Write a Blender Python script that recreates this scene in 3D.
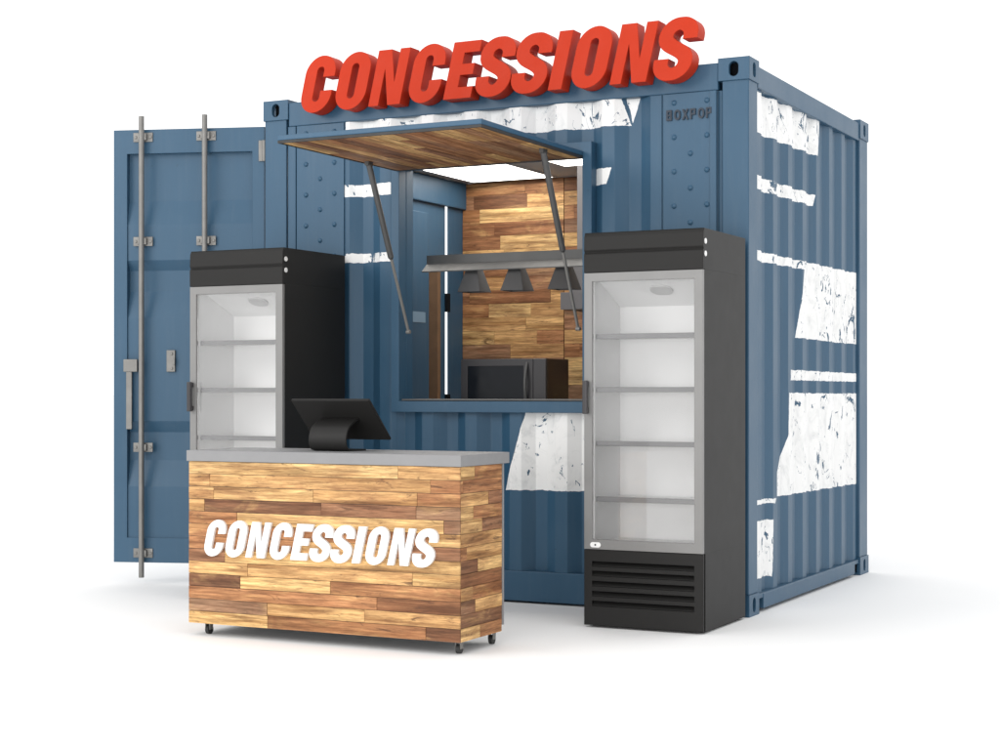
import bpy, bmesh, math, random
from mathutils import Vector, Matrix
from mathutils.geometry import tessellate_polygon

random.seed(7)
S = bpy.context.scene
for o in list(bpy.data.objects):
    bpy.data.objects.remove(o)
COL = S.collection
R = math.radians

# ------------------------------------------------------------------ camera
cam = bpy.data.cameras.new('camera')
cam.sensor_fit = 'HORIZONTAL'
cam.sensor_width = 36.0
cam.lens = 59.84
cam.shift_x = 0.0
cam.shift_y = 0.0181
cam.clip_start = 0.1
cam.clip_end = 2000
co = bpy.data.objects.new('camera', cam)
COL.objects.link(co)
co.location = (5.7208, -8.2313, 1.1575)
co.rotation_euler = (R(90), 0, R(26.735))
S.camera = co

# ------------------------------------------------------------------ light
W = bpy.data.worlds.new('World')
S.world = W
W.use_nodes = True
bg = W.node_tree.nodes['Background']
bg.inputs['Color'].default_value = (1.0, 1.0, 1.0, 1)
bg.inputs['Strength'].default_value = 1.30

def softbox(name, loc, aim, sx, sy, watts, col=(1, 1, 1)):
    l = bpy.data.lights.new(name, 'AREA')
    l.shape = 'RECTANGLE'
    l.size, l.size_y, l.energy, l.color = sx, sy, watts, col
    o = bpy.data.objects.new(name, l)
    COL.objects.link(o)
    o.location = loc
    o.rotation_euler = (Vector(aim) - Vector(loc)).to_track_quat('-Z', 'Y').to_euler()
    return o

softbox('studio_key_softbox', (-3.4, -8.6, 5.0), (1.4, 0.0, 1.2), 4.2, 3.2, 235, (1.0, 0.985, 0.96))
softbox('added_low_fill', (2.8, -10.6, 1.3), (1.5, 0.0, 1.9), 3.6, 1.8, 230, (1.0, 0.99, 0.97))  # added fill lamp, lifts the awning underside and the interior

S.view_settings.view_transform = 'Standard'
S.view_settings.look = 'None'
S.view_settings.exposure = 0.0
S.view_settings.gamma = 1.0
try:
    S.cycles.use_denoising = True
    S.cycles.max_bounces = 10
    S.cycles.transparent_max_bounces = 12
except Exception:
    pass

# ------------------------------------------------------------------ node helpers
def lin(r, g, b):
    f = lambda c: (c / 255 / 12.92) if c / 255 <= 0.04045 else ((c / 255 + 0.055) / 1.055) ** 2.4
    return (f(r), f(g), f(b), 1)

class NT:
    def __init__(self, name):
        self.m = bpy.data.materials.new(name)
        self.m.use_nodes = True
        self.t = self.m.node_tree
        self.t.nodes.clear()
        self.out = self.t.nodes.new('ShaderNodeOutputMaterial')
    def n(self, kind, **kw):
        nd = self.t.nodes.new('ShaderNode' + kind)
        for k, v in kw.items():
            setattr(nd, k, v)
        return nd
    def l(self, a, b):
        self.t.links.new(a, b)
    def setin(self, sock, v):
        if hasattr(v, 'is_linked') or isinstance(v, bpy.types.NodeSocket):
            self.l(v, sock)
        else:
            sock.default_value = v
    def math(self, op, a, b=None, c=None, clamp=False):
        nd = self.n('Math', operation=op)
        nd.use_clamp = clamp
        self.setin(nd.inputs[0], a)
        if b is not None: self.setin(nd.inputs[1], b)
        if c is not None: self.setin(nd.inputs[2], c)
        return nd.outputs[0]
    def mix(self, fac, a, b):
        nd = self.n('Mix', data_type='RGBA')
        self.setin(nd.inputs['Factor'], fac)
        self.setin(nd.inputs[6], a)
        self.setin(nd.inputs[7], b)
        return nd.outputs[2]
    def noise(self, vec, scale, detail=4, rough=0.55, dist=0.0):
        nd = self.n('TexNoise')
        if vec is not None: self.l(vec, nd.inputs['Vector'])
        nd.inputs['Scale'].default_value = scale
        nd.inputs['Detail'].default_value = detail
        nd.inputs['Roughness'].default_value = rough
        nd.inputs['Distortion'].default_value = dist
        return nd.outputs['Fac']
    def mapping(self, vec, scale=(1, 1, 1), loc=(0, 0, 0)):
        nd = self.n('Mapping')
        self.l(vec, nd.inputs['Vector'])
        nd.inputs['Scale'].default_value = scale
        nd.inputs['Location'].default_value = loc
        return nd.outputs['Vector']
    def maprange(self, v, a, b, c, d):
        nd = self.n('MapRange')
        self.l(v, nd.inputs['Value'])
        for i, k in zip((1, 2, 3, 4), (a, b, c, d)):
            nd.inputs[i].default_value = k
        return nd.outputs[0]
    def principled(self, base, rough=0.5, metal=0.0, spec=0.5, normal=None):
        p = self.n('BsdfPrincipled')
        self.setin(p.inputs['Base Color'], base)
        self.setin(p.inputs['Roughness'], rough)
        p.inputs['Metallic'].default_value = metal
        p.inputs['Specular IOR Level'].default_value = spec
        if normal is not None: self.l(normal, p.inputs['Normal'])
        self.l(p.outputs[0], self.out.inputs['Surface'])
        return p
    def bevel(self, r):
        nd = self.n('Bevel', samples=4)
        nd.inputs['Radius'].default_value = r
        return nd.outputs[0]
    def bump(self, h, strength, dist, normal=None):
        nd = self.n('Bump')
        self.l(h, nd.inputs['Height'])
        nd.inputs['Strength'].default_value = strength
        nd.inputs['Distance'].default_value = dist
        if normal is not None: self.l(normal, nd.inputs['Normal'])
        return nd.outputs[0]
    def objco(self):
        return self.n('TexCoord').outputs['Object']

def mat_simple(name, col, rough=0.5, metal=0.0, spec=0.5, bev=0.0, var=0.06, vscale=6, bump=0.0, rv=0.06):
    t = NT(name)
    c = t.objco()
    nz = t.noise(c, vscale, 5)
    dark = tuple(x * (1 - var * 2) for x in col[:3]) + (1,)
    lite = tuple(min(1, x * (1 + var)) for x in col[:3]) + (1,)
    base = t.mix(nz, dark, lite)
    rg = t.maprange(t.noise(c, vscale * 2.3, 4), 0.3, 0.7, max(0, rough - rv), min(1, rough + rv))
    nm = t.bevel(bev) if bev else None
    if bump:
        nm = t.bump(t.noise(c, 60, 4), bump, 0.004, nm)
    t.principled(base, rg, metal, spec, nm)
    return t.m

BLUE = (0.022, 0.076, 0.138, 1)
BLUE_L = (0.033, 0.091, 0.157, 1)
WHITE_PAINT = (0.85, 0.85, 0.845, 1)

def mat_paint(name, ua=None, polys=(), cuts=()):
    """weathered blue container paint; ua = horizontal axis of the painted lettering"""
    t = NT(name)
    c = t.objco()
    n1 = t.noise(c, 1.7, 5, 0.6)
    base = t.mix(t.maprange(n1, 0.3, 0.7, 0, 1), BLUE, BLUE_L)
    # vertical run marks and dust
    streak = t.noise(t.mapping(c, (9, 9, 0.7)), 3.0, 5, 0.6)
    base = t.mix(t.maprange(streak, 0.5, 0.75, 0, 0.2), base, (0.075, 0.125, 0.18, 1))
    # tiny chips and grime
    chip = t.noise(c, 38, 3, 0.6)
    base = t.mix(t.maprange(chip, 0.70, 0.76, 0, 0.5), base, (0.02, 0.05, 0.085, 1))
    rough = t.maprange(n1, 0.3, 0.7, 0.36, 0.50)
    if polys:
        sep = t.n('SeparateXYZ'); t.l(c, sep.inputs[0])
        wob = t.noise(c, 26, 3, 0.6)
        wobm = t.math('MULTIPLY_ADD', wob, 0.016, -0.008)
        cmb = t.n('CombineXYZ')
        t.l(t.math('ADD', sep.outputs[ua], wobm), cmb.inputs[0])
        t.l(t.math('ADD', sep.outputs[2], wobm), cmb.inputs[1])
        cmb.inputs[2].default_value = 1.0
        uv = cmb.outputs[0]
        def polymask(P):
            area = sum(P[i][0] * P[(i + 1) % len(P)][1] - P[(i + 1) % len(P)][0] * P[i][1] for i in range(len(P)))
            if area < 0: P = P[::-1]
            acc = None
            for i in range(len(P)):
                (x0, z0), (x1, z1) = P[i], P[(i + 1) % len(P)]
                a, b = -(z1 - z0), (x1 - x0)
                L = math.hypot(a, b); a /= L; b /= L
                dn = t.n('VectorMath', operation='DOT_PRODUCT')
                t.l(uv, dn.inputs[0]); dn.inputs[1].default_value = (a, b, -(a * x0 + b * z0))
                v = dn.outputs['Value']
                acc = v if acc is None else t.math('MINIMUM', acc, v)
            return acc
        tot = None
        for P in polys:
            v = polymask(P)
            tot = v if tot is None else t.math('MAXIMUM', tot, v)
        for P in cuts:
            tot = t.math('MINIMUM', tot, t.math('MULTIPLY', polymask(P), -1.0))
        m = t.math('GREATER_THAN', tot, 0.0)
        # flaked patches, scratches and hairline cracks in the white paint
        zone = t.noise(c, 2.6, 2)
        fl = t.noise(t.mapping(c, (1.0, 1.0, 0.75), (3.1, 1.7, 0.4)), 9.5, 7, 0.66, 1.6)
        thr = t.maprange(zone, 0.35, 0.65, 0.67, 0.575)
        flake = t.math('GREATER_THAN', fl, thr)
        cr = t.noise(t.mapping(c, (1.6, 1.6, 0.6), (0.3, 4.0, 2.2)), 6.5, 3, 0.5, 1.2)
        crd = t.math('LESS_THAN', t.math('ABSOLUTE', t.math('SUBTRACT', cr, 0.5)), 0.0045)
        crz = t.math('GREATER_THAN', t.noise(c, 8.0, 2), 0.57)
        crack = t.math('MULTIPLY', crd, crz)
        hole = t.math('MAXIMUM', flake, crack)
        m = t.math('MULTIPLY', m, t.math('SUBTRACT', 1.0, hole))
        wcol = t.mix(t.noise(c, 5, 5, 0.65), (0.80, 0.80, 0.79, 1), WHITE_PAINT)
        marb = t.noise(t.mapping(c, (1, 1, 0.7)), 5.5, 6, 0.7, 2.0)
        wcol = t.mix(t.maprange(marb, 0.50, 0.68, 0, 0.65), wcol, (0.60, 0.61, 0.61, 1))
        base = t.mix(m, base, wcol)
    nm = t.bump(t.noise(c, 45, 4), 0.10, 0.003, t.bevel(0.006))
    t.principled(base, rough, 0.0, 0.42, nm)
    return t.m

def mat_wood(name):
    t = NT(name)
    geo = t.n('NewGeometry')
    rnd = geo.outputs['Random Per Island']
    uvn = t.n('UVMap'); uvn.uv_map = 'UVMap'
    off = t.n('CombineXYZ')
    t.l(t.math('MULTIPLY', rnd, 37.0), off.inputs[0])
    t.l(t.math('MULTIPLY', rnd, 91.0), off.inputs[1])
    add = t.n('VectorMath', operation='ADD')
    t.l(uvn.outputs[0], add.inputs[0]); t.l(off.outputs[0], add.inputs[1])
    v = add.outputs[0]
    ramp = t.n('ValToRGB')
    e = ramp.color_ramp
    e.interpolation = 'CONSTANT'
    stops = [(0.00, lin(222, 182, 126)), (0.13, lin(158, 114, 80)), (0.24, lin(232, 197, 138)), (0.36, lin(182, 134, 92)),
             (0.46, lin(160, 128, 102)), (0.55, lin(236, 204, 146)), (0.66, lin(190, 140, 98)), (0.76, lin(132, 96, 70)),
             (0.84, lin(216, 176, 122)), (0.93, lin(170, 130, 100))]
    while len(e.elements) < len(stops): e.elements.new(0.5)
    for el, (p, cc) in zip(e.elements, stops):
        el.position = p; el.color = cc
    t.l(rnd, ramp.inputs[0])
    base = ramp.outputs[0]
    # broad figure along the plank
    g1 = t.noise(t.mapping(v, (1.3, 11, 1)), 1.6, 5, 0.62, 1.4)
    base = t.mix(t.maprange(g1, 0.40, 0.68, 0, 0.75), base, t.mix(0.5, base, lin(112, 70, 42)))
    dr = t.noise(t.mapping(v, (2.0, 5.0, 1)), 1.3, 4, 0.6, 0.8)
    base = t.mix(t.maprange(dr, 0.48, 0.72, 0, 0.6), base, lin(140, 92, 62))
    base = t.mix(t.maprange(dr, 0.45, 0.28, 0, 0.45), base, lin(240, 204, 140))
    # fine grain
    g2 = t.noise(t.mapping(v, (2.2, 30, 1)), 1.5, 7, 0.72, 0.6)
    mul = t.n('Mix', data_type='RGBA', blend_type='MULTIPLY')
    mul.inputs['Factor'].default_value = 0.7
    t.l(base, mul.inputs[6])
    gr = t.maprange(g2, 0.34, 0.68, 1.22, 0.34)
    cg = t.n('CombineColor'); [t.l(gr, cg.inputs[i]) for i in range(3)]
    t.l(cg.outputs[0], mul.inputs[7])
    base = mul.outputs[2]
    g3 = t.noise(t.mapping(v, (0.9, 17, 1)), 1.5, 3, 0.5, 0.9)
    mul2 = t.n('Mix', data_type='RGBA', blend_type='MULTIPLY')
    mul2.inputs['Factor'].default_value = 1.0
    t.l(base, mul2.inputs[6])
    lo = t.n('ValToRGB'); lo.color_ramp.elements[0].position = 0.40; lo.color_ramp.elements[0].color = (1.18, 1.15, 1.12, 1)
    lo.color_ramp.elements[1].position = 0.68; lo.color_ramp.elements[1].color = (0.56, 0.45, 0.36, 1)
    t.l(g3, lo.inputs[0]); t.l(lo.outputs[0], mul2.inputs[7])
    base = mul2.outputs[2]
    g4 = t.noise(t.mapping(v, (5, 90, 1)), 1.5, 5, 0.75, 0.5)
    mul3 = t.n('Mix', data_type='RGBA', blend_type='MULTIPLY')
    mul3.inputs['Factor'].default_value = 1.0
    t.l(base, mul3.inputs[6])
    l4 = t.n('ValToRGB'); l4.color_ramp.elements[0].position = 0.36; l4.color_ramp.elements[0].color = (1.15, 1.13, 1.10, 1)
    l4.color_ramp.elements[1].position = 0.66; l4.color_ramp.elements[1].color = (0.60, 0.52, 0.45, 1)
    t.l(g4, l4.inputs[0]); t.l(l4.outputs[0], mul3.inputs[7])
    base = mul3.outputs[2]
    # dark knots and saw marks
    kn = t.noise(t.mapping(v, (3.2, 15, 1)), 1.4, 5, 0.7, 2.2)
    base = t.mix(t.maprange(kn, 0.58, 0.70, 0, 0.85), base, lin(74, 46, 30))
    h = t.math('ADD', t.math('MULTIPLY', g2, -0.6), g1)
    t.principled(base, t.maprange(g2, 0.3, 0.7, 0.48, 0.68), 0, 0.35, t.bump(h, 0.18, 0.003))
    return t.m

def mat_glass(name, tint=(1, 1, 1, 1)):
    t = NT(name)
    tr = t.n('BsdfTransparent'); tr.inputs[0].default_value = tint
    gl = t.n('BsdfGlossy'); gl.inputs['Roughness'].default_value = 0.02
    fr = t.n('Fresnel'); fr.inputs['IOR'].default_value = 1.45
    mx = t.n('MixShader')
    t.l(fr.outputs[0], mx.inputs[0]); t.l(tr.outputs[0], mx.inputs[1]); t.l(gl.outputs[0], mx.inputs[2])
    t.l(mx.outputs[0], t.out.inputs['Surface'])
    return t.m

def mat_emit(name, col, s):
    t = NT(name)
    e = t.n('Emission'); e.inputs[0].default_value = col; e.inputs[1].default_value = s
    t.l(e.outputs[0], t.out.inputs['Surface'])
    return t.m

def mat_floor():
    t = NT('white_studio_floor')
    c = t.objco()
    b = t.mix(t.noise(c, 1.3, 6, 0.6), (0.885, 0.885, 0.885, 1), (0.91, 0.91, 0.908, 1))
    t.principled(b, 0.75, 0, 0.2, t.bump(t.noise(c, 120, 3), 0.04, 0.002))
    return t.m

# painted white lettering fragments, metres along the wall and up
FRONT = [[(0.565, 2.592), (0.565, 2.76), (2.40, 2.76), (2.345, 2.592)],
         [(2.10, 2.281), (2.10, 2.368), (2.243, 2.368), (2.212, 2.281)],
         [(0.50, 2.298), (0.50, 2.368), (0.905, 2.368), (0.905, 2.298)],
         [(0.50, 1.914), (0.50, 1.967), (0.905, 1.967), (0.905, 1.914)],
         [(1.725, 1.052), (2.60, 1.052), (2.60, 0.625), (1.60, 0.622)]]
FCUT = [[(2.285, 2.75), (2.312, 2.75), (2.356, 2.58), (2.346, 2.58)]]
SIDE = [[(0.100, 2.531), (0.100, 2.743), (1.3760, 2.7759), (1.3416, 2.5533)],
        [(0.100, 2.232), (0.100, 2.305), (1.3012, 2.3185), (1.2769, 2.2508)],
        [(0.100, 1.856), (0.100, 1.911), (1.0988, 1.9138), (1.0684, 1.8683)],
        [(1.0796, 1.9148), (2.2178, 1.9209), (2.2178, 1.4666), (0.9652, 1.4727)],
        [(0.8013, 1.2298), (0.8013, 1.2875), (2.2178, 1.2825), (2.2178, 1.2298)],
        [(0.7720, 1.1580), (2.2178, 1.1540), (2.2178, 0.9273), (0.7578, 0.9283)],
        [(0.7583, 0.9288), (2.2178, 0.9278), (2.2178, 0.5813), (0.5504, 0.5904)],
        [(0.100, 0.570), (0.100, 0.596), (0.5322, 0.5853), (0.5140, 0.5610)],
        [(0.100, 0.182), (0.100, 0.483), (0.4816, 0.4730), (0.4674, 0.1685)]]

M = {}
M['paint'] = mat_paint('blue_container_paint')
M['paint_front'] = mat_paint('blue_paint_with_white_front_lettering', 0, FRONT, FCUT)
M['paint_side'] = mat_paint('blue_paint_with_white_side_lettering', 1, SIDE)
M['wood'] = mat_wood('reclaimed_wood_planks')
M['steel'] = mat_simple('galvanised_steel', (0.215, 0.21, 0.20, 1), 0.45, 0.35, 0.5, 0.003, 0.12, 14)
M['darksteel'] = mat_simple('dark_grey_steel', (0.085, 0.085, 0.085, 1), 0.4, 0.3, 0.5, 0.003, 0.1, 10)
M['gap'] = mat_simple('near_black_and_recess_shade', (0.008, 0.009, 0.011, 1), 0.9, 0, 0.05)  # black of hinges and emblem, also painted shade inside the casting pockets
M['red'] = mat_simple('red_orange_enamel', (0.50, 0.034, 0.009, 1), 0.5, 0, 0.15, 0.004, 0.04, 5)
M['white'] = mat_simple('white_acrylic', (0.84, 0.84, 0.83, 1), 0.4, 0, 0.5, 0.003, 0.02, 5)
M['black'] = mat_simple('black_coated_steel', (0.0165, 0.016, 0.0155, 1), 0.5, 0, 0.2, 0.006, 0.02, 4, 0.02, 0.015)
M['alu'] = mat_simple('grey_aluminium_frame', (0.215, 0.213, 0.21, 1), 0.42, 0.2, 0.5, 0.003, 0.05, 6)
M['liner'] = mat_simple('white_fridge_liner', (0.86, 0.86, 0.86, 1), 0.55, 0, 0.4, 0.0, 0.02, 9)
M['shelf'] = mat_simple('pale_grey_shelf', (0.24, 0.24, 0.245, 1), 0.45, 0.1, 0.5, 0.002, 0.04, 8)
M['lampcover'] = mat_simple('frosted_lamp_cover', (0.60, 0.60, 0.60, 1), 0.5)
M['counter'] = mat_simple('grey_laminate', (0.24, 0.24, 0.245, 1), 0.5, 0, 0.4, 0.003, 0.05, 12)
M['glass'] = mat_glass('clear_glass')
M['darkglass'] = mat_simple('black_glass', (0.006, 0.008, 0.012, 1), 0.10, 0, 0.22)
M['mwgrey'] = mat_simple('dark_grey_plastic', (0.045, 0.043, 0.046, 1), 0.35, 0, 0.35, 0.003)
M['mwside'] = mat_simple('polished_dark_casing', (0.03, 0.027, 0.025, 1), 0.14, 0.35, 0.6, 0.002)
M['rail'] = mat_simple('brushed_grey_steel', (0.105, 0.105, 0.104, 1), 0.5, 0.1, 0.5, 0.003, 0.1, 9)
M['lamp'] = mat_simple('grey_lamp_enamel', (0.062, 0.062, 0.064, 1), 0.4, 0.2, 0.5, 0.003, 0.08, 9)
M['hood'] = mat_simple('pale_stainless', (0.12, 0.115, 0.12, 1), 0.5, 0.0, 0.5, 0.003)
M['ceil'] = mat_simple('pale_ceiling_panel', (0.62, 0.62, 0.61, 1), 0.7)
M['light'] = mat_emit('lit_ceiling_diffuser', (1.0, 0.955, 0.89, 1), 6.0)
M['rubber'] = mat_simple('black_rubber', (0.025, 0.025, 0.025, 1), 0.6)
M['sticker'] = mat_simple('pale_blue_label', (0.16, 0.26, 0.36, 1), 0.5)
M['brown'] = mat_simple('brown_timber', (0.17, 0.095, 0.05, 1), 0.6, 0, 0.4, 0.003, 0.2, 9)
M['letterdark'] = mat_simple('navy_letter_shade', (0.012, 0.022, 0.040, 1), 0.5)  # navy stands in for the shaded sides of the embossed BOXPOP letters
M['floorm'] = mat_floor()

# ------------------------------------------------------------------ mesh helpers
def link(name, bm, mat, parent=None, smooth=False):
    me = bpy.data.meshes.new(name)
    bmesh.ops.recalc_face_normals(bm, faces=bm.faces)
    if smooth:
        for f in bm.faces: f.smooth = True
    bm.to_mesh(me); bm.free()
    if smooth:
        try: me.set_sharp_from_angle(angle=R(38))
        except Exception: pass
    for mm in (mat if isinstance(mat, (list, tuple)) else [mat]): me.materials.append(mm)
    o = bpy.data.objects.new(name, me)
    COL.objects.link(o)
    if parent: o.parent = parent
    return o

def thing(name, label, cat, loc=(0, 0, 0), group=None):
    o = bpy.data.objects.new(name, None)
    COL.objects.link(o)
    o.empty_display_size = 0.1
    o.location = loc
    o['label'] = label; o['category'] = cat
    if group: o['group'] = group
    return o

def B(): return bmesh.new()

def box(bm, x0, x1, y0, y1, z0, z1, bev=0.0, mi=0):
    t = bmesh.new() if bev else bm
    vs = [t.verts.new((x, y, z)) for x in (x0, x1) for y in (y0, y1) for z in (z0, z1)]
    for f in ((0, 1, 3, 2), (4, 6, 7, 5), (0, 4, 5, 1), (2, 3, 7, 6), (0, 2, 6, 4), (1, 5, 7, 3)):
        fc = t.faces.new([vs[i] for i in f]); fc.material_index = mi
    if bev:
        bmesh.ops.recalc_face_normals(t, faces=t.faces)
        bmesh.ops.bevel(t, geom=list(t.edges), offset=bev, segments=2, affect='EDGES', profile=0.6)
        me = bpy.data.meshes.new('tmp'); t.to_mesh(me); t.free()
        bm.from_mesh(me); bpy.data.meshes.remove(me)
    return bm

def prism(bm, outer, holes, d0, d1, fn, mi=0):
    """extrude a 2-D outline (with holes) from d0 to d1; fn(a, b, d) gives the point"""
    loops = [outer] + list(holes)
    tris = tessellate_polygon([[Vector((a, b, 0)) for a, b in lp] for lp in loops])
    flat = [p for lp in loops for p in lp]
    v0 = [bm.verts.new(fn(a, b, d0)) for a, b in flat]
    v1 = [bm.verts.new(fn(a, b, d1)) for a, b in flat]
    for tr in tris:
        if len(set(tr)) < 3: continue
        try:
            f = bm.faces.new([v0[i] for i in tr]); f.material_index = mi
            f = bm.faces.new([v1[i] for i in reversed(tr)]); f.material_index = mi
        except ValueError: pass
    k = 0
    for lp in loops:
        n = len(lp)
        for i in range(n):
            j = (i + 1) % n
            f = bm.faces.new((v0[k + i], v0[k + j], v1[k + j], v1[k + i])); f.material_index = mi
        k += n
    return bm

def cyl(bm, p0, p1, r0, r1=None, seg=16, caps=True):
    p0, p1 = Vector(p0), Vector(p1)
    r1 = r0 if r1 is None else r1
    d = (p1 - p0).normalized()
    a = Vector((0, 0, 1)) if abs(d.z) < 0.9 else Vector((1, 0, 0))
    u = d.cross(a).normalized(); v = d.cross(u)
    A = []; Bv = []
    for i in range(seg):
        th = 2 * math.pi * i / seg
        w = u * math.cos(th) + v * math.sin(th)
        A.append(bm.verts.new(p0 + w * r0)); Bv.append(bm.verts.new(p1 + w * r1))
    for i in range(seg):
        j = (i + 1) % seg
        bm.faces.new((A[i], A[j], Bv[j], Bv[i]))
    if caps:
        bm.faces.new(A[::-1]); bm.faces.new(Bv)
    return bm

def stadium(cx, cy, w, h, n=8):
    r = min(w, h) / 2; pts = []
    for k in range(4 * n):
        th = 2 * math.pi * (k + 0.5) / (4 * n)
        x = math.cos(th) * r; y = math.sin(th) * r
        x += math.copysign(w / 2 - r, x); y += math.copysign(h / 2 - r, y)
        pts.append((cx + x, cy + y))
    return pts

def rect(x0, x1, y0, y1): return [(x0, y0), (x1, y0), (x1, y1), (x0, y1)]

def dome(bm, c, axis, r, h, seg=12):
    """small rivet head standing h proud along axis"""
    c = Vector(c); d = Vector(axis).normalized()
    a = Vector((0, 0, 1)); u = d.cross(a).normalized(); v = d.cross(u)
    rings = []
    for k in range(3):
        ph = k * math.pi / 2 / 3
        rings.append([bm.verts.new(c + (u * math.cos(2 * math.pi * i / seg) + v * math.sin(2 * math.pi * i / seg)) * r * math.cos(ph) + d * h * math.sin(ph)) for i in range(seg)])
    top = bm.verts.new(c + d * h)
    for k in range(2):
        for i in range(seg):
            j = (i + 1) % seg
            bm.faces.new((rings[k][i], rings[k][j], rings[k + 1][j], rings[k + 1][i]))
    for i in range(seg): bm.faces.new((rings[2][i], rings[2][(i + 1) % seg], top))
    bm.faces.new(rings[0][::-1])

def corr_profile(u0, u1, start, period=0.278, flat=0.072, slope=0.068, depth=0.036, first=0):
    """outline of a corrugated sheet between u0 and u1: outer flat, slope in, inner flat, slope out"""
    pts = []
    k = math.floor((u0 - start) / period) - 1
    while start + k * period < u1 + period:
        s = start + k * period
        pts += [(s, 0), (s + flat, 0), (s + flat + slope, depth), (s + period - slope, depth)]
        k += 1
    def at(u):
        for (a, da), (b, db) in zip(pts, pts[1:]):
            if a <= u <= b: return da + (db - da) * (u - a) / (b - a)
        return 0
    f = [(u0, at(u0))] + [p for p in pts if u0 + 1e-4 < p[0] < u1 - 1e-4] + [(u1, at(u1))]
    return f + [(a, d + 0.005) for a, d in reversed(f)]

def planks(bm, u0, u1, v0, v1, rows, fn, lens=(0.28, 0.75), th=0.008, gap=0.0012, seed=1, joints=None):
    """boards laid along u in rows over v; fn(u, v, d) maps to the point, d is the thickness outwards"""
    rg = random.Random(seed)
    uvl = bm.loops.layers.uv.get('UVMap') or bm.loops.layers.uv.new('UVMap')
    rh = (v1 - v0) / rows
    for r in range(rows):
        a, b = v0 + r * rh, v0 + (r + 1) * rh
        u = u0 - rg.random() * lens[1] * 0.8
        while u < u1:
            e = u + rg.uniform(*lens)
            if u1 - e < 0.08: e = u1 + 0.01
            s, t = max(u, u0), min(e, u1)
            u = e
            if t - s < 0.02: continue
            x0, x1, y0, y1 = s + gap / 2, t - gap / 2, a + gap / 2, b - gap / 2
            d = th + rg.uniform(-0.0012, 0.0012)
            co_ = [(x0, y0, 0), (x1, y0, 0), (x1, y1, 0), (x0, y1, 0)]
            lo = [bm.verts.new(fn(*p)) for p in co_]
            hi = [bm.verts.new(fn(p[0], p[1], d)) for p in co_]
            fs = [(hi, [0, 1, 2, 3]), (lo[::-1], [3, 2, 1, 0])]
            faces = []
            f = bm.faces.new(hi); faces.append((f, [0, 1, 2, 3]))
            f = bm.faces.new(lo[::-1]); faces.append((f, [3, 2, 1, 0]))
            for i in range(4):
                j = (i + 1) % 4
                f = bm.faces.new((lo[i], lo[j], hi[j], hi[i])); faces.append((f, [i, j, j, i]))
            for f, idx in faces:
                for lp, i in zip(f.loops, idx):
                    lp[uvl].uv = (co_[i][0], co_[i][1])
    return bm

# ------------------------------------------------------------------ letter outlines (cap height 1)
def arc(cx, cy, rx, ry, a0, a1, n):
    return [(cx + rx * math.cos(R(a0 + (a1 - a0) * i / n)), cy + ry * math.sin(R(a0 + (a1 - a0) * i / n))) for i in range(n + 1)]

def bez(p0, p1, p2, p3, n):
    out = []
    for i in range(n + 1):
        t = i / n; s = 1 - t
        out.append(tuple(s ** 3 * a + 3 * s * s * t * b + 3 * s * t * t * c + t ** 3 * d for a, b, c, d in zip(p0, p1, p2, p3)))
    return out

def stroke(path, ht):
    P = []
    for p in path:
        if not P or math.hypot(p[0] - P[-1][0], p[1] - P[-1][1]) > 1e-4: P.append(p)
    A, Bq = [], []
    for i, p in enumerate(P):
        q0 = P[max(0, i - 1)]; q1 = P[min(len(P) - 1, i + 1)]
        dx, dy = q1[0] - q0[0], q1[1] - q0[1]; L = math.hypot(dx, dy); dx /= L; dy /= L
        h = ht(dx, dy)
        A.append((p[0] - dy * h, p[1] + dx * h)); Bq.append((p[0] + dy * h, p[1] - dx * h))
    return A + Bq[::-1]

def glyph(ch):
    st = 0.25
    if ch == 'I': return rect(0, 0.255, 0, 1), []
    if ch == 'N':
        return [(0, 0), (0, 1), (0.275, 1), (0.455, 0.40), (0.455, 1), (0.66, 1), (0.66, 0), (0.40, 0), (0.205, 0.66), (0.205, 0)], []
    if ch == 'E':
        return [(0, 0), (0, 1), (0.55, 1), (0.55, 0.80), (0.25, 0.80), (0.25, 0.605), (0.50, 0.605), (0.50, 0.41), (0.25, 0.41), (0.25, 0.2), (0.55, 0.2), (0.55, 0)], []
    if ch == 'O':
        w = 0.65
        o = arc(w / 2, 1.02 - 0.325, w / 2, 0.325, 0, 180, 18) + arc(w / 2, -0.02 + 0.325, w / 2, 0.325, 180, 360, 18)
        h = arc(w / 2, 0.745, 0.075, 0.072, 0, 180, 8) + arc(w / 2, 0.255, 0.075, 0.072, 180, 360, 8)
        return o, [h]
    if ch == 'C':
        w = 0.65; i0, i1 = 0.25, 0.40
        o = [(w, 0.625), (w, 0.695)] + arc(w / 2, 0.695, w / 2, 0.325, 0, 180, 18)[1:] + arc(w / 2, 0.305, w / 2, 0.325, 180, 360, 18) + [(w, 0.375), (i1, 0.375)]
        o += arc((i0 + i1) / 2, 0.255, 0.075, 0.072, 360, 180, 8) + arc((i0 + i1) / 2, 0.745, 0.075, 0.072, 180, 0, 8) + [(i1, 0.625)]
        return o, []
    if ch == 'S':
        w = 0.68; h = st / 2; rx = (w - st) / 2
        path = [(w - h, 0.655), (w - h, 0.70)] + arc(w / 2, 0.725, rx, 0.19, 0, 180, 16) \
            + bez((h, 0.715), (h, 0.50), (w - h, 0.50), (w - h, 0.285), 16)[1:] + arc(w / 2, 0.275, rx, 0.19, 360, 180, 16) + [(h, 0.30), (h, 0.345)]
        return stroke(path, lambda dx, dy: 0.104 + 0.024 * abs(dy)), []

def italic(P, x, s, sx, sz, z0): return [(x + a * sx + s * b * sz, z0 + b * sz) for a, b in P]

SIGN_X = [('C', .312), ('O', .548), ('N', .787), ('C', 1.034), ('E', 1.273), ('S', 1.458), ('S', 1.678), ('I', 1.916), ('O', 2.037), ('N', 2.277), ('S', 2.507)]

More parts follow.
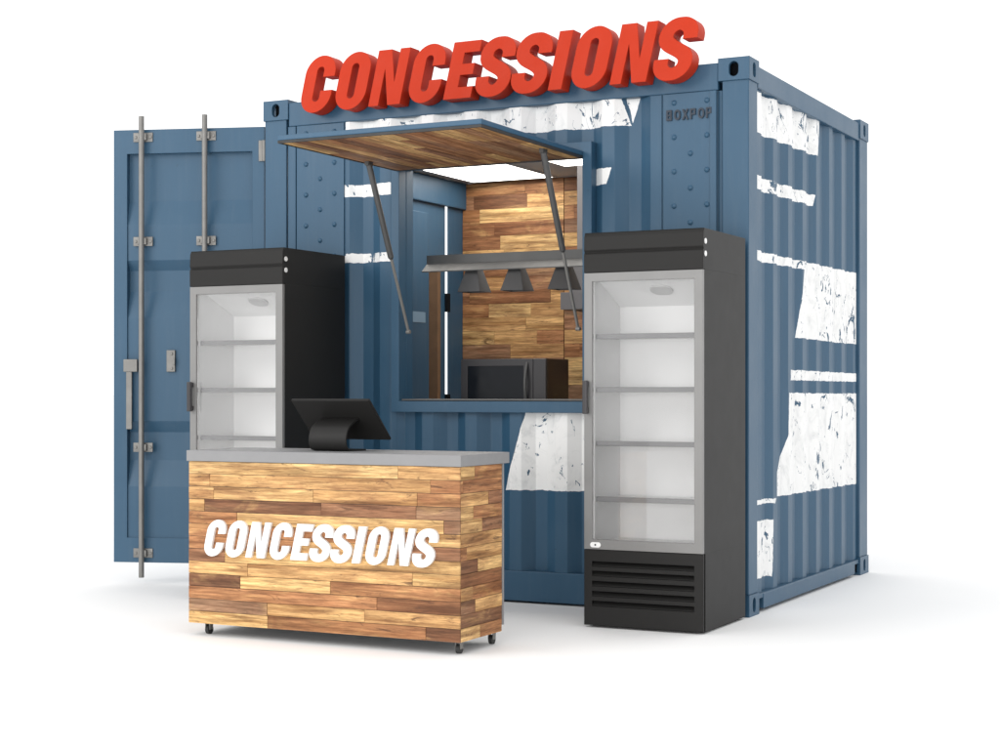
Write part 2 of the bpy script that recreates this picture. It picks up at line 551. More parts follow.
# ================================================================== SETTING
bm = B()
N = 64
vs = [bm.verts.new((900 * math.cos(2 * math.pi * i / N) + 1.5, 900 * math.sin(2 * math.pi * i / N), 0)) for i in range(N)]
c0 = bm.verts.new((1.5, 0, 0))
for i in range(N): bm.faces.new((c0, vs[i], vs[(i + 1) % N]))
fl = link('floor', bm, M['floorm'])
fl['kind'] = 'structure'
fl['label'] = 'seamless white studio floor under the whole stand'

# ================================================================== CONTAINER
L, WD, H = 3.012, 2.43, 2.896
ct = thing('shipping_container', 'blue steel shipping container converted to a concession stand, torn white lettering on its walls', 'container', (0, 0, 0))

FX = lambda a, b, d: (a, d, b)        # outline in x-z, depth along y
FY = lambda a, b, d: (d, a, b)        # outline in y-z, depth along x
FZ = lambda a, b, d: (a, b, d)

# corner posts
for (x0, x1, y0, y1) in ((0.002, 0.155, 0.002, 0.147), (L - 0.146, L - 0.002, 0.002, 0.147), (0.002, 0.092, WD - 0.1, WD - 0.002), (L - 0.146, L - 0.002, WD - 0.2, WD - 0.002)):
    link('corner_post', box(B(), x0, x1, y0, y1, 0.112, 2.782, 0.006), M['paint'], ct)

# corner castings, each with slotted holes
def casting(x0, x1, y0, y1, z0, z1, fx, fy):
    bm = B(); t = 0.024
    w = stadium((x0 + x1) / 2, (z0 + z1) / 2, 0.052, 0.078)
    yy = (y0, y0 + t) if fy < 0 else (y1 - t, y1)
    prism(bm, rect(x0, x1, z0, z1), [w], yy[0], yy[1], FX)
    ya, yb = (y0 + t, y1) if fy < 0 else (y0, y1 - t)
    w2 = stadium((y0 + y1) / 2, (z0 + z1) / 2, 0.05, 0.078)
    xx = (x1 - t, x1) if fx > 0 else (x0, x0 + t)
    prism(bm, rect(ya, yb, z0, z1), [w2], xx[0], xx[1], FY)
    xa, xb = (x0, x1 - t) if fx > 0 else (x0 + t, x1)
    box(bm, xa, xb, ya, yb, z1 - 0.02, z1)
    box(bm, xa, xb, ya, yb, z0, z0 + 0.018)
    # near-black inner block closes the pocket and paints in its shade
    box(bm, xa + 0.03, xb - 0.03, ya + 0.03, yb - 0.03, z0 + 0.02, z1 - 0.022, mi=1)
    link('corner_casting', bm, [M['paint'], M['gap']], ct)
for z0, z1 in ((0.0, 0.113), (2.778, H)):
    casting(-0.004, 0.172, -0.006, 0.158, z0, z1, -1, -1)
    casting(L - 0.166, L + 0.004, -0.006, 0.158, z0, z1, 1, -1)
    casting(-0.004, 0.172, WD - 0.205, WD + 0.004, z0, z1, -1, 1)
    casting(L - 0.166, L + 0.004, WD - 0.205, WD + 0.004, z0, z1, 1, 1)

# rails
link('top_rail', box(B(), 0.173, L - 0.168, 0.0, 0.06, 2.735, 2.876, 0.005), M['paint'], ct)
link('top_rail', box(B(), 0.173, L - 0.168, WD - 0.06, WD, 2.735, 2.876, 0.005), M['paint'], ct)
link('top_rail', box(B(), L - 0.06, L - 0.003, 0.159, WD - 0.206, 2.760, 2.872, 0.005), M['paint'], ct)
link('top_rail', box(B(), 0.003, 0.06, 0.159, WD - 0.206, 2.760, 2.872, 0.005), M['paint'], ct)
link('bottom_rail', box(B(), 0.173, L - 0.168, 0.0, 0.08, 0.012, 0.178, 0.005), M['paint'], ct)
link('bottom_rail', box(B(), 0.173, L - 0.168, WD - 0.08, WD, 0.012, 0.178, 0.005), M['paint'], ct)
bm = B()
box(bm, L - 0.075, L - 0.003, 0.255, WD - 0.31, 0.018, 0.098, 0.004)
box(bm, L - 0.070, L - 0.006, 0.159, WD - 0.206, 0.076, 0.101, 0.003)
link('bottom_rail', bm, M['paint'], ct)
link('bottom_rail', box(B(), 0.003, 0.06, 0.159, WD - 0.206, 0.018, 0.101, 0.004), M['paint'], ct)
link('roof', box(B(), 0.061, L - 0.061, 0.061, WD - 0.061, 2.800, 2.830), M['paint'], ct)
link('floor_panel', box(B(), 0.061, L - 0.076, 0.081, WD - 0.081, 0.100, 0.150), M['paint'], ct)

# front wall, corrugated round the serving window
bm = B()
st_ = 0.242
def cw(u0, u1, z0, z1, dep=0.004):
    prism(bm, [(u, d + dep) for u, d in corr_profile(u0, u1, st_, depth=0.044)], [], z0, z1, lambda a, b, d: (a, b, d))
cw(0.17, 0.90, 0.178, 2.735)
cw(0.90, 2.135, 0.178, 1.053)
cw(0.90, 2.135, 2.505, 2.735)
cw(2.135, L - 0.15, 0.178, 2.735)
link('front_wall', bm, M['paint_front'], ct)

# right end wall
bm = B()
prism(bm, [(L - 0.020 - d, u) for u, d in corr_profile(0.147, WD - 0.2, 0.196, depth=0.026)], [], 0.100, 2.762, FZ)
ew = link('end_wall', bm, M['paint_side'], ct)
bm = B()
prism(bm, [(u, WD - 0.006 - d) for u, d in corr_profile(0.15, L - 0.15, 0.242)], [], 0.178, 2.735, FZ)
link('back_wall', bm, M['paint'], ct)

# rivet panels beside the corner posts
def rivet_panel(x0, x1, flip):
    bm = B()
    prism(bm, rect(x0, x1, 0.180, 2.733), [], -0.004, 0.003, FX)
    a, c = x0 + 0.062, x0 + 0.244
    if flip: a, c = x1 - 0.262, x1 - 0.065
    z = 2.685; k = 0
    while z > 0.25:
        for xx in (a, c): dome(bm, (xx, -0.004, z), (0, -1, 0), 0.0145, 0.010)
        if k > 0 and z - 0.09 > 0.22: dome(bm, ((a + c) / 2, -0.004, z - 0.09), (0, -1, 0), 0.0145, 0.010)
        z -= 0.181; k += 1
    return link('rivet_panel', bm, M['paint'], ct, True)
rivet_panel(0.232, 0.560, True)
pr_ = rivet_panel(2.541, 2.838, False)
link('jamb_strip', box(B(), 0.172, 0.226, -0.006, 0.02, 0.180, 2.733, 0.003), M['paint'], ct)
link('jamb_strip', box(B(), 2.802, 2.838, -0.010, -0.0045, 0.180, 2.733, 0.002), M['paint'], ct)
link('jamb_strip', box(B(), 2.468, 2.533, -0.003, 0.002, 0.180, 2.733, 0.001), M['paint'], ct)
link('jamb_strip', box(B(), 2.843, 2.863, 0.015, 0.03, 0.180, 2.733, 0.002), M['paint'], ct)

# raised name on the right rivet panel
def stencil(ch):
    t = 0.2
    if ch == 'B': return [(rect(0, .7, 0, 1), [rect(.22, .5, .2, .42), rect(.22, .5, .58, .8)])]
    if ch == 'P': return [([(0, 0), (0, 1), (.7, 1), (.7, .40), (.22, .40), (.22, 0)], [rect(.22, .5, .56, .84)])]
    if ch == 'O': return [(stadium(.4, .5, .8, 1.0, 5), [stadium(.4, .5, .4, .62, 5)])]
    if ch == 'X': return [([(0, 0), (.27, .5), (0, 1), (.24, 1), (.4, .68), (.56, 1), (.8, 1), (.53, .5), (.8, 0), (.56, 0), (.4, .32), (.24, 0)], [])]
bm = B(); x = 2.562
for ch in 'BOXPOP':
    for o_, h_ in stencil(ch):
        sc = 0.055
        prism(bm, [(x + a * 0.043, 2.592 + b * sc) for a, b in o_], [[(x + a * 0.043, 2.592 + b * sc) for a, b in hh] for hh in h_], -0.0125, -0.0035, FX)
    x += 0.0440
link('lettering', bm, M['letterdark'], pr_)

# serving window frame (proud of the wall) and reveal
wx0, wx1, wz0, wz1 = 0.946, 2.088, 1.112, 2.445
bm = B()
prism(bm, rect(0.893, 2.141, 1.050, 2.512), [rect(wx0, wx1, wz0, wz1)], -0.032, 0.05, FX)
prism(bm, rect(0.925, 2.110, 1.082, 2.480), [rect(wx0 + 0.002, wx1 - 0.002, wz0 + 0.002, wz1 - 0.002)], 0.0505, 0.125, FX)
link('window_frame', bm, M['paint'], ct)
link('window_sill', box(B(), wx0 + 0.01, wx1 - 0.004, -0.018, 0.30, 1.115, 1.124, 0.002), M['rail'], ct)

# interior
bm = B()
box(bm, 0.062, 0.100, 0.161, 1.98, 0.151, 2.660)
box(bm, 0.094, 0.0995, 1.98, 2.066, 0.151, 2.660)           # partition in the old cargo doorway
box(bm, 0.100, 0.128, 1.30, 1.78, 0.152, 2.40, 0.006)       # raised field of the partition
box(bm, 0.094, 0.100, 2.110, WD - 0.09, 0.151, 2.660)
link('side_partition', bm, M['paint'], ct)
link('header_beam', box(B(), 0.1005, 0.132, 0.17, WD - 0.09, 2.472, 2.659, 0.008), M['paint'], ct)
bm = B()
box(bm, 0.101, 0.104, 1.56, 1.76, 1.642, 1.712); box(bm, 0.101, 0.1035, 1.60, 1.73, 1.20, 1.27)
hb = B()
box(hb, 0.098, 0.125, 2.060, 2.100, 1.73, 1.86, 0.003)
link('hinge', hb, M['gap'], ct)
link('hinge', box(B(), 0.098, 0.125, 2.060, 2.100, 1.10, 1.15, 0.003), M['gap'], ct)
bm2 = B(); box(bm2, 0.1285, 0.1305, 1.55, 1.73, 1.640, 1.712)
link('door_label', bm2, M['sticker'], ct); bm.free()
link('ceiling', box(B(), 0.101, L - 0.09, 0.17, WD - 0.09, 2.664, 2.70), M['ceil'], ct)
for (a, b, c, d) in ((0.237, 0.862, 0.30, 2.235), (1.165, 2.30, 0.30, 1.765)):
    lf = link('ceiling_light', prism(B(), rect(a - 0.018, b + 0.018, c - 0.018, d + 0.018), [rect(a, b, c, d)], 2.6545, 2.6635, FZ), M['ceil'], ct)
    link('diffuser', box(B(), a + 0.001, b - 0.001, c + 0.001, d - 0.001, 2.655, 2.662), M['light'], lf)
link('inner_lining', box(B(), L - 0.092, L - 0.062, 0.165, WD - 0.09, 0.151, 2.66), M['ceil'], ct)
yb = WD - 0.075
fb = lambda u, v, d: (u, yb - 0.02 - d, v)
for k, (a, b) in enumerate(((0.102, 0.901), (0.907, L - 0.094))):
    bm = planks(B(), a, b, 0.152, 2.662, 26, fb, (0.28, 0.75), 0.010, 0.0015, 31 + k)
    link('plank_cladding', bm, M['wood'], ct)
link('cladding_backing', box(B(), 0.102, L - 0.094, yb - 0.019, yb - 0.004, 0.152, 2.655), M['brown'], ct)

# awning hatch
hx0, hx1, hy0, hy1 = 0.928, 2.092, -1.222, -0.034
hz = 2.432
bm = B()
box(bm, hx0, hx1, hy0, hy1, hz + 0.004, hz + 0.030, 0.004)
hatch = link('awning_hatch', bm, M['paint'], ct)
rim = B()
prism(rim, rect(hx0 + 0.001, hx1 - 0.001, hy0 + 0.001, hy1 - 0.001), [rect(hx0 + 0.012, hx1 - 0.012, hy0 + 0.012, hy1 - 0.012)], hz - 0.010, hz + 0.0035, FZ)
link('edge_trim', rim, M['rubber'], hatch)
bm = planks(B(), hy0 + 0.013, hy1 - 0.013, hx0 + 0.013, hx1 - 0.013, 16, lambda u, v, d: (v, u, hz + 0.003 - d), (0.5, 1.3), 0.0095, 0.0012, 5)
link('plank_lining', bm, M['wood'], hatch)
for xs in (0.985, 2.040):
    top = Vector((xs, -0.425, hz - 0.022)); bot = Vector((xs + 0.02, -0.026, 1.505))
    mid = top.lerp(bot, 0.545)
    bm = B()
    cyl(bm, top, mid, 0.0165, seg=18); cyl(bm, mid, mid + (bot - mid).normalized() * 0.012, 0.0165, 0.009, seg=18)
    box(bm, xs - 0.012, xs + 0.012, -0.45, -0.40, hz - 0.030, hz - 0.006)
    gs = link('gas_strut', bm, M['darksteel'], hatch, True)
    bm = B(); cyl(bm, mid, bot, 0.0085, seg=12)
    cyl(bm, bot + Vector((-0.012, 0, 0)), bot + Vector((0.012, 0, 0)), 0.011, seg=12)
    link('strut_rod', bm, M['steel'], gs, True)
for xs in (1.20, 1.80):
    bm = B(); cyl(bm, (xs - 0.06, -0.036, 2.468), (xs + 0.06, -0.036, 2.468), 0.009, seg=10)
    link('hinge', bm, M['paint'], hatch, True)

# open cargo door on the left
dw = 0.946
DZ0, DZ1 = 0.132, 2.752
prof = []   # horizontal corrugation seen from the side: (z, depth)
door = bpy.data.objects.new('tmp', None); bpy.data.objects.remove(door)
bm = B()
ft, fs = 0.145, 0.085
prism(bm, rect(0, dw, DZ0, DZ1), [rect(0.075, dw - fs, DZ0 + 0.15, DZ1 - ft)], -0.055, 0.0, FX)
zs = lambda py: 1.1575 + (393.1 - py) * 0.00609
pp = [(DZ1 - ft + 0.01, -0.042), (zs(202), -0.042), (zs(226), -0.010), (zs(261), -0.010), (zs(271), -0.050), (zs(292), -0.050), (zs(318), -0.010), (zs(421), -0.010), (zs(432), -0.050), (zs(460), -0.050), (zs(486), -0.010), (DZ0 + 0.14, -0.010)]
pl = pp + [(z, d - 0.006) for z, d in reversed(pp)]
prism(bm, [(d, z) for z, d in pl], [], 0.07, dw - fs + 0.004, lambda a, b, d: (d, a, b))
door = link('cargo_door', bm, M['paint'], ct)
door.location = (-0.014, 0.020, 0)
door.rotation_euler = (0, 0, R(198))
# local x runs from the hinge to the free edge, local y faces the viewer
def lx(px):   # pixel column on the door -> local x
    d0 = Vector((math.cos(R(198)), math.sin(R(198)))); p0 = Vector((-0.014, 0.020))
    yaw = R(26.735); C = Vector((5.7208, -8.2313))
    rr = Vector((math.cos(yaw), math.sin(yaw))); ff = Vector((-math.sin(yaw), math.cos(yaw)))
    k = (px - 500) / 1662.27
    v = rr - ff * k
    return -((p0 - C).dot(v)) / d0.dot(v)
for px, lo in ((141.5, 0.045), (204.5, 0.06)):
    xr = lx(px) - 0.013
    bm = B(); cyl(bm, (xr, 0.036, lo), (xr, 0.036, DZ1 + 0.075), 0.0165, seg=14)
    lr = link('lock_rod', bm, M['steel'], door, True)
    for py in (139, 242.5, 447, 552):
        z = zs(py)
        b_ = B()
        box(b_, xr - 0.06, xr + 0.062, 0.0, 0.008, z - 0.028, z + 0.028, 0.002)
        box(b_, xr - 0.028, xr + 0.028, 0.008, 0.034, z - 0.021, z + 0.021, 0.004)
        for q in (-0.046, 0.047): cyl(b_, (xr + q, 0.006, z), (xr + q, 0.014, z), 0.009, seg=8)
        link('rod_bracket', b_, M['steel'], door, True)
xh = lx(132)
bm = B()
box(bm, lx(139), lx(125.3), 0.012, 0.034, zs(372), zs(359.5), 0.004)
box(bm, lx(130.5) - 0.018, lx(130.5) + 0.018, 0.012, 0.028, zs(429), zs(371), 0.004)
link('handle', bm, M['steel'], door)
bm = B()
box(bm, lx(171) - 0.027, lx(171) + 0.027, -0.010, 0.006, zs(372), zs(350.5), 0.003)
cyl(bm, (lx(172), 0.004, zs(354)), (lx(172), 0.012, zs(354)), 0.008, seg=8); cyl(bm, (lx(172), 0.004, zs(368.5)), (lx(172), 0.012, zs(368.5)), 0.008, seg=8)
box(bm, lx(174) - 0.010, lx(174) + 0.004, 0.004, 0.016, zs(365), zs(359), 0.002)
link('handle_catch', bm, M['steel'], door)
for z in (zs(155.5), zs(365), zs(545)):
    bm = B(); box(bm, 0.004, 0.034, 0.001, 0.010, z - 0.06, z + 0.065, 0.002); cyl(bm, (0.0, 0.004, z - 0.06), (0.0, 0.004, z + 0.065), 0.014, seg=10)
    link('hinge', bm, M['steel'], door, True)

# ================================================================== ROOFTOP SIGN
sg = thing('rooftop_sign', 'large red-orange raised italic CONCESSIONS sign along the top edge of the blue container', 'sign', (1.55, -0.05, 2.79))
for ch, x in SIGN_X:
    o_, h_ = glyph(ch)
    f = lambda P: [(a - 1.55, b - 2.79) for a, b in italic(P, x, 0.236, 0.313, 0.313, 2.790)]
    bm = prism(B(), f(o_), [f(q) for q in h_], -0.058, 0.043, FX)
    link('letter', bm, M['red'], sg, True)

# ================================================================== COUNTER
cx0, cx1, cy0, cy1 = 0.803, 2.277, -1.786, -1.372
cz0, cz1 = 0.058, 0.832
ox, oy = (cx0 + cx1) / 2, (cy0 + cy1) / 2
kc = thing('service_counter', 'mobile plank-fronted counter on casters with grey top and raised white CONCESSIONS lettering', 'counter', (ox, oy, 0))
hxw, hyw = (cx1 - cx0) / 2, (cy1 - cy0) / 2
th = 0.010
bm = B()
box(bm, -hxw + th, hxw - th, -hyw + th, hyw, cz0 + 0.004, cz1 - 0.001)
link('carcass', bm, M['darksteel'], kc)
bm = B()
planks(bm, -hxw, hxw, cz0, cz1, 13, lambda u, v, d: (u, -hyw + th - d, v), (0.45, 1.3), th - 0.001, 0.0022, 11)
link('front_panel', bm, M['wood'], kc)
for sx in (1, -1):
    bm = planks(B(), -hyw + 0.0095, hyw - 0.002, cz0, cz1, 13, lambda u, v, d: (sx * (hxw - th + d), u, v), (0.15, 0.6), th - 0.0005, 0.0022, 23 + sx)
    link('side_panel', bm, M['wood'], kc)
link('back_panel', box(B(), -hxw - 0.001, hxw + 0.003, hyw + 0.001, hyw + 0.014, cz0 + 0.03, cz1, 0.001), M['counter'], kc)
link('countertop', box(B(), -hxw - 0.006, hxw + 0.010, -hyw - 0.010, hyw + 0.055, cz1 + 0.001, 0.884, 0.002), M['counter'], kc)
bm = B()
for sx in (-hxw + 0.075, hxw - 0.045):
    for sy in (-hyw + 0.06, hyw - 0.05):
        pass
bm.free()
for sx in (-hxw + 0.07, hxw - 0.04):
    for sy in (-hyw + 0.065, hyw - 0.03):
        bm = B()
        box(bm, sx - 0.018, sx + 0.018, sy - 0.018, sy + 0.018, 0.052, 0.0575)
        box(bm, sx - 0.014, sx - 0.010, sy - 0.010, sy + 0.016, 0.022, 0.053); box(bm, sx + 0.010, sx + 0.014, sy - 0.010, sy + 0.016, 0.022, 0.053)
        cs = link('caster', bm, M['steel'], kc)
        bm = B(); cyl(bm, (sx - 0.009, sy + 0.004, 0.0215), (sx + 0.009, sy + 0.004, 0.0215), 0.0215, seg=20)
        link('wheel', bm, M['rubber'], cs, True)
s = 1.265 / 2.44
for ch, x in SIGN_X:
    o_, h_ = glyph(ch)
    xx = 0.902 + (x - 0.318) * s
    f = lambda P: [(a - ox, b) for a, b in italic(P, xx - 0.004, 0.236, 0.313 * s, 0.168, 0.386)]
    bm = prism(B(), f(o_), [f(q) for q in h_], -hyw - 0.014, -hyw + 0.0015, FX)
    link('letter', bm, M['white'], kc, True)

# ================================================================== POINT OF SALE TERMINAL
tx, ty, tz = 1.480, -1.52, 0.884
ps = thing('pos_terminal', 'black point-of-sale screen on a curved stand, seen from behind on the grey countertop', 'terminal', (tx, ty, tz))
p_top = Vector((-0.08, 0.239)); p_bot = Vector((0.12, 0.049))
dn = (p_bot - p_top).normalized(); nn = Vector((-dn.y, dn.x))
if nn.x < 0: nn = -nn
def yzbox(bm, x0, x1, a, b, t0, t1, bev=0.0):
    t = bmesh.new()
    P = [a + nn * t0, b + nn * t0, b + nn * t1, a + nn * t1]
    prism(t, [(p.x, p.y) for p in P], [], x0, x1, FY)
    if bev:
        bmesh.ops.recalc_face_normals(t, faces=t.faces)
        bmesh.ops.dissolve_limit(t, angle_limit=0.01, verts=t.verts, edges=t.edges)
        bmesh.ops.bevel(t, geom=list(t.edges), offset=bev, segments=2, affect='EDGES')
    me = bpy.data.meshes.new('tmp'); t.to_mesh(me); t.free(); bm.from_mesh(me); bpy.data.meshes.remove(me)
    return bm
link('screen_case', yzbox(B(), -0.217, 0.217, p_top, p_bot, 0.0, 0.014, 0.003), M['black'], ps)
link('screen', yzbox(B(), -0.205, 0.205, p_top + dn * 0.012, p_bot - dn * 0.012, 0.0145, 0.0158), M['darkglass'], ps)
prof = [(0.075, 0.004), (-0.02, 0.004), (-0.065, 0.006), (-0.092, 0.018), (-0.103, 0.045), (-0.098, 0.078), (-0.080, 0.108), (-0.052, 0.128), (-0.022, 0.141), (0.012, 0.150)]
prof = [prof[0]] + [p for i in range(len(prof) - 3) for p in [tuple(0.5 * ((2 * q1) + (-q0 + q2) * t + (2 * q0 - 5 * q1 + 4 * q2 - q3) * t * t + (-q0 + 3 * q1 - 3 * q2 + q3) * t ** 3) for q0, q1, q2, q3 in zip(prof[i], prof[i + 1], prof[i + 2], prof[i + 3])) for t in (0, .25, .5, .75)]] + [prof[-2], prof[-1]]
bm = B(); prism(bm, stroke(prof, lambda dx, dy: 0.004), [], -0.098, 0.108, FY)
link('curved_stand', bm, M['black'], ps, True)

# ================================================================== FRIDGES
FW, FD, FH = 0.622, 0.632, 1.950
def make_fridge(label, loc):
    t = thing('display_fridge', label, 'fridge', loc, 'glass door fridges in front of the container')
    hw = FW / 2; y0, y1 = -FD / 2, FD / 2
    b = B()
    yb_ = y0 + 0.021
    box(b, -hw, -hw + 0.035, yb_, y1, 0.385, 1.752)
    box(b, hw - 0.035, hw, yb_, y1, 0.385, 1.752)
    box(b, -hw + 0.035, hw - 0.035, y1 - 0.035, y1, 0.385, 1.752)
    prism(b, rect(-hw, hw, 0.012, 0.3845), [], y0 + 0.030, y1, FX)
    prism(b, rect(-hw, hw, 1.7525, FH), [], y0 + 0.010, y1, FX)
    link('cabinet', b, M['black'], t)
    pf = [(y0 + 0.0095, 1.7525), (y0 - 0.002, 1.7525), (y0 - 0.003, 1.842), (y0 + 0.006, 1.852), (y0 - 0.002, 1.864), (y0 + 0.001, 1.930), (y0 + 0.0095, FH - 0.002)]
    hd = link('header', prism(B(), pf, [], -hw, hw, FY), M['black'], t)
    # louvred plinth
    slots = [rect(-hw + 0.042, hw - 0.046, z - 0.0135, z + 0.0135) for z in (0.314, 0.267, 0.217, 0.167, 0.119)]
    b = prism(B(), rect(-hw, hw, 0.012, 0.3845), slots, y0, y0 + 0.012, FX)
    gr = link('grille', b, M['black'], t)
    b = B()
    for z in (0.314, 0.267, 0.217, 0.167, 0.119):
        prism(b, [(y0 + 0.002, z - 0.0125), (y0 + 0.026, z + 0.006), (y0 + 0.026, z + 0.009), (y0 + 0.002, z - 0.0095)], [], -hw + 0.040, hw - 0.044, FY)
    link('louvre', b, M['black'], gr)
    b = B(); box(b, -hw + 0.02, hw - 0.02, y0 + 0.06, y1 - 0.04, 0.0, 0.0115); link('foot', b, M['rubber'], t)
    # white liner, open to the front
    b = B(); li = 0.0355
    x0, x1, ya, yb2, z0, z1 = -hw + li, hw - li, yb_ + 0.001, y0 + 0.36, 0.388, 1.750
    v = [[b.verts.new((x, y, z)) for z in (z0 + 0.02, z1 - 0.02)] for x, y in ((x0, ya), (x0, yb2), (x1, yb2), (x1, ya))]
    box(b, x0, x0 + 0.012, ya, yb2, z0, z1); box(b, x1 - 0.012, x1, ya, yb2, z0, z1)
    box(b, x0 + 0.012, x1 - 0.012, yb2 - 0.012, yb2, z0, z1)
    box(b, x0 + 0.012, x1 - 0.012, ya, yb2 - 0.012, z0, z0 + 0.03)
    # sloped ceiling of the cabinet
    prism(b, [(ya, z1 - 0.012), (ya, z1), (yb2 - 0.012, z1), (yb2 - 0.012, z1 - 0.152)], [], x0 + 0.012, x1 - 0.012, FY)
    for q in v:
        for w_ in q: b.verts.remove(w_)
    link('liner', b, M['liner'], t)
    b = B()
    k0 = Vector((0.03, ya + 0.15, z1 - 0.012 - 0.140 * 0.15 / (yb2 - 0.012 - ya)))
    sl = -0.140 / (yb2 - 0.012 - ya)
    prism(b, stadium(0, 0, 0.115, 0.085), [], -0.010, 0.0, lambda a, c, d: (k0.x + a, k0.y + c, k0.z + sl * c + d))
    link('interior_lamp', b, M['lampcover'], t, True)
    for z in (1.437, 1.174, 0.908, 0.632):
        b = B(); box(b, x0 + 0.014, x1 - 0.014, ya + 0.026, yb2 - 0.02, z - 0.006, z + 0.002)
        sh = link('shelf', b, M['liner'], t)
        b = B(); box(b, x0 + 0.014, x1 - 0.014, ya + 0.012, ya + 0.0255, z - 0.012, z + 0.013, 0.002)
        link('front_rail', b, M['shelf'], sh)
    # door
    b = prism(B(), rect(-hw + 0.001, hw - 0.001, 0.387, 1.750), [rect(-hw + 0.043, hw - 0.045, 0.435, 1.708)], y0 - 0.002, y0 + 0.019, FX)
    dr = link('door', b, M['alu'], t)
    b = B(); box(b, -hw + 0.0435, hw - 0.0455, y0 + 0.010, y0 + 0.016, 0.4355, 1.7075)
    link('glass', b, M['glass'], dr)
    b = B(); box(b, -hw + 0.006, -hw + 0.030, y0 - 0.040, y0 - 0.018, 1.055, 1.220, 0.004)
    box(b, -hw + 0.010, -hw + 0.026, y0 - 0.020, y0 - 0.0015, 1.060, 1.085); box(b, -hw + 0.010, -hw + 0.026, y0 - 0.020, y0 - 0.0015, 1.190, 1.215)
    link('handle', b, M['mwgrey'], dr)
    b = prism(B(), stadium(-hw + 0.062, 0.409, 0.056, 0.026), [], y0 - 0.005, y0 - 0.0015, FX)
    bd = link('badge', b, M['white'], dr, True)
    b = B(); cyl(b, (-hw + 0.062, y0 - 0.0065, 0.409), (-hw + 0.062, y0 - 0.0045, 0.409), 0.0045, seg=10)
    link('emblem', b, M['gap'], bd)
    for z in (1.888, 1.828):
        b = B(); cyl(b, (hw - 0.0005, y0 + 0.028, z), (hw + 0.004, y0 + 0.028, z), 0.0135, seg=18)
        link('bolt_cap', b, M['white'], t, True)
    return t

def copy_tree(o, parent=None):
    c = o.copy(); COL.objects.link(c)
    if parent: c.parent = parent
    for ch in [q for q in bpy.data.objects if q.parent == o]: copy_tree(ch, c)
    return c

fr = make_fridge('black glass-door fridge with empty white shelves, in full view right of the serving window', (2.701, -0.376, 0))
f2 = copy_tree(fr)
f2.location = (0.296, -0.385, 0)
f2['label'] = 'black upright fridge with empty white shelves, its lower half hidden behind the plank counter'

# ================================================================== INTERIOR THINGS
pc = thing('prep_counter', 'grey kitchen worktop inside the window carrying the microwave', 'counter', (1.75, 0.56, 0.150))
link('worktop', box(B(), -0.85, 1.15, -0.26, 0.26, 0.872, 0.904, 0.003), M['rail'], pc)
for sx in (-0.80, 1.10):
    link('leg', box(B(), sx - 0.02, sx + 0.02, -0.22, 0.22, 0.0, 0.871), M['rail'], pc)

mw = thing('microwave_oven', 'dark grey microwave oven with black glass door on the worktop behind the window', 'microwave', (1.366, 0.62, 1.0545))
a = 0.276
link('casing', box(B(), -a, a, -0.155, 0.155, 0.008, 0.304, 0.006), M['mwside'], mw)
b = prism(B(), rect(-a, 0.195, 0.010, 0.302), [rect(-0.232, 0.135, 0.045, 0.262)], -0.171, -0.156, FX)
dr = link('door', b, M['mwgrey'], mw)
link('glass', box(B(), -0.2315, 0.1345, -0.167, -0.158, 0.0455, 0.2615), M['darkglass'], dr)
link('control_panel', box(B(), 0.197, a, -0.171, -0.156, 0.010, 0.302, 0.003), M['mwgrey'], mw)
b = B()
pts = [Vector((0.158, -0.171 - 0.030 * math.sin(math.pi * i / 10), 0.03 + 0.25 * i / 10)) for i in range(11)]
for p, q in zip(pts, pts[1:]): cyl(b, p, q, 0.009, seg=10)
link('handle', b, M['rail'], dr, True)
for sx in (-0.23, 0.23):
    for sy in (-0.12, 0.12): link('foot', cyl(B(), (sx, sy, 0), (sx, sy, 0.0085), 0.012, seg=10), M['rubber'], mw)

lr = thing('lamp_rail', 'long grey steel rail with a sloping lip spanning the serving window', 'rail', (0, 0.40, 1.89))
pf = [(0.0, 0.079), (0.008, 0.079), (0.008, 0.004), (-0.082, -0.013), (-0.084, -0.008), (0.0, 0.012)]
rl = link('channel', prism(B(), [(0.0, 0.085), (0.03, 0.085), (0.03, 0.022), (-0.060, -0.020), (-0.062, -0.014), (0.0, 0.034)], [], 0.885, 2.918, FY), M['rail'], lr)

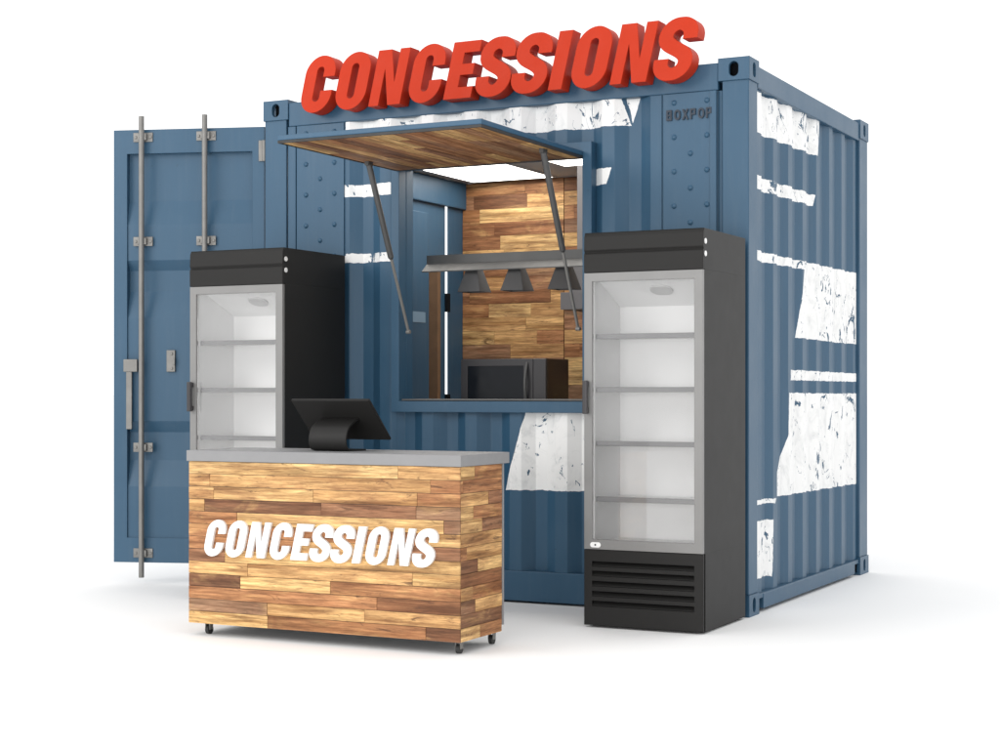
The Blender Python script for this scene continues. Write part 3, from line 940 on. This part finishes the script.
lamp_lbl = ['grey tapered heat lamp under the rail above the microwave door, nearest the white door slit',
            'grey tapered heat lamp hanging midway along the rail, clear of strut and slit',
            'grey tapered heat lamp crossed by the right gas strut, beside the grey extractor hood']
def make_lamp(label, x):
    t = thing('heat_lamp', label, 'lamp', (x, 0.42, 1.905), 'heat lamps under the window rail')
    b = B()
    def fr_(z, h): return [b.verts.new((sx * h, sy * h, z)) for sx, sy in ((-1, -1), (1, -1), (1, 1), (-1, 1))]
    A, Bv, C_, D = fr_(-0.155, 0.074), fr_(0.0, 0.030), fr_(-0.155, 0.070), fr_(-0.006, 0.027)
    for P, Q in ((A, Bv), (D, C_)):
        for i in range(4):
            b.faces.new((P[i], P[(i + 1) % 4], Q[(i + 1) % 4], Q[i]))
    for i in range(4): b.faces.new((C_[i], C_[(i + 1) % 4], A[(i + 1) % 4], A[i]))
    b.faces.new(Bv); b.faces.new(D[::-1])
    link('lamp_shade', b, M['lamp'], t)
    b = B(); cyl(b, (0, 0, 0.001), (0, 0, 0.022), 0.018, seg=14); link('mount', b, M['darksteel'], t, True)
    b = B(); cyl(b, (0, 0, -0.03), (0, 0, -0.006), 0.014, seg=12); cyl(b, (0, 0, -0.09), (0, 0, -0.03), 0.024, 0.016, seg=12); link('bulb', b, M['liner'], t, True)
    return t
l0 = make_lamp(lamp_lbl[0], 1.195)
for lb, x in zip(lamp_lbl[1:], (1.475, 1.776)):
    c = copy_tree(l0); c.location.x = x; c['label'] = lb

hd = thing('range_hood', 'mid-grey metal extractor hood with a duct, at the right of the plank back wall', 'hood', (1.55, 1.80, 1.78))
b = B()
prism(b, [(-0.295, -0.085), (0.4, -0.085), (0.4, 0.025), (-0.295, 0.025)], [], -0.30, 0.45, FX)
link('canopy', b, M['hood'], hd)
b = B(); prism(b, [(-0.27, 0.026), (0.4, 0.026), (0.4, 0.22), (-0.262, 0.22)], [], -0.20, 0.45, FX)
link('shoulder', b, M['hood'], hd)
link('duct', box(B(), -0.268, 0.30, -0.10, 0.45, 0.221, 0.86, 0.003), M['hood'], hd)

wp = thing('wooden_post', 'slim brown timber post standing inside the window near the white door slit', 'post', (0.330, 1.5, 0.150))
link('shaft', box(B(), -0.034, 0.034, -0.02, 0.02, 0.012, 1.885, 0.003), M['brown'], wp)
link('base_plate', box(B(), -0.06, 0.06, -0.05, 0.05, 0.0005, 0.0115), M['darksteel'], wp)
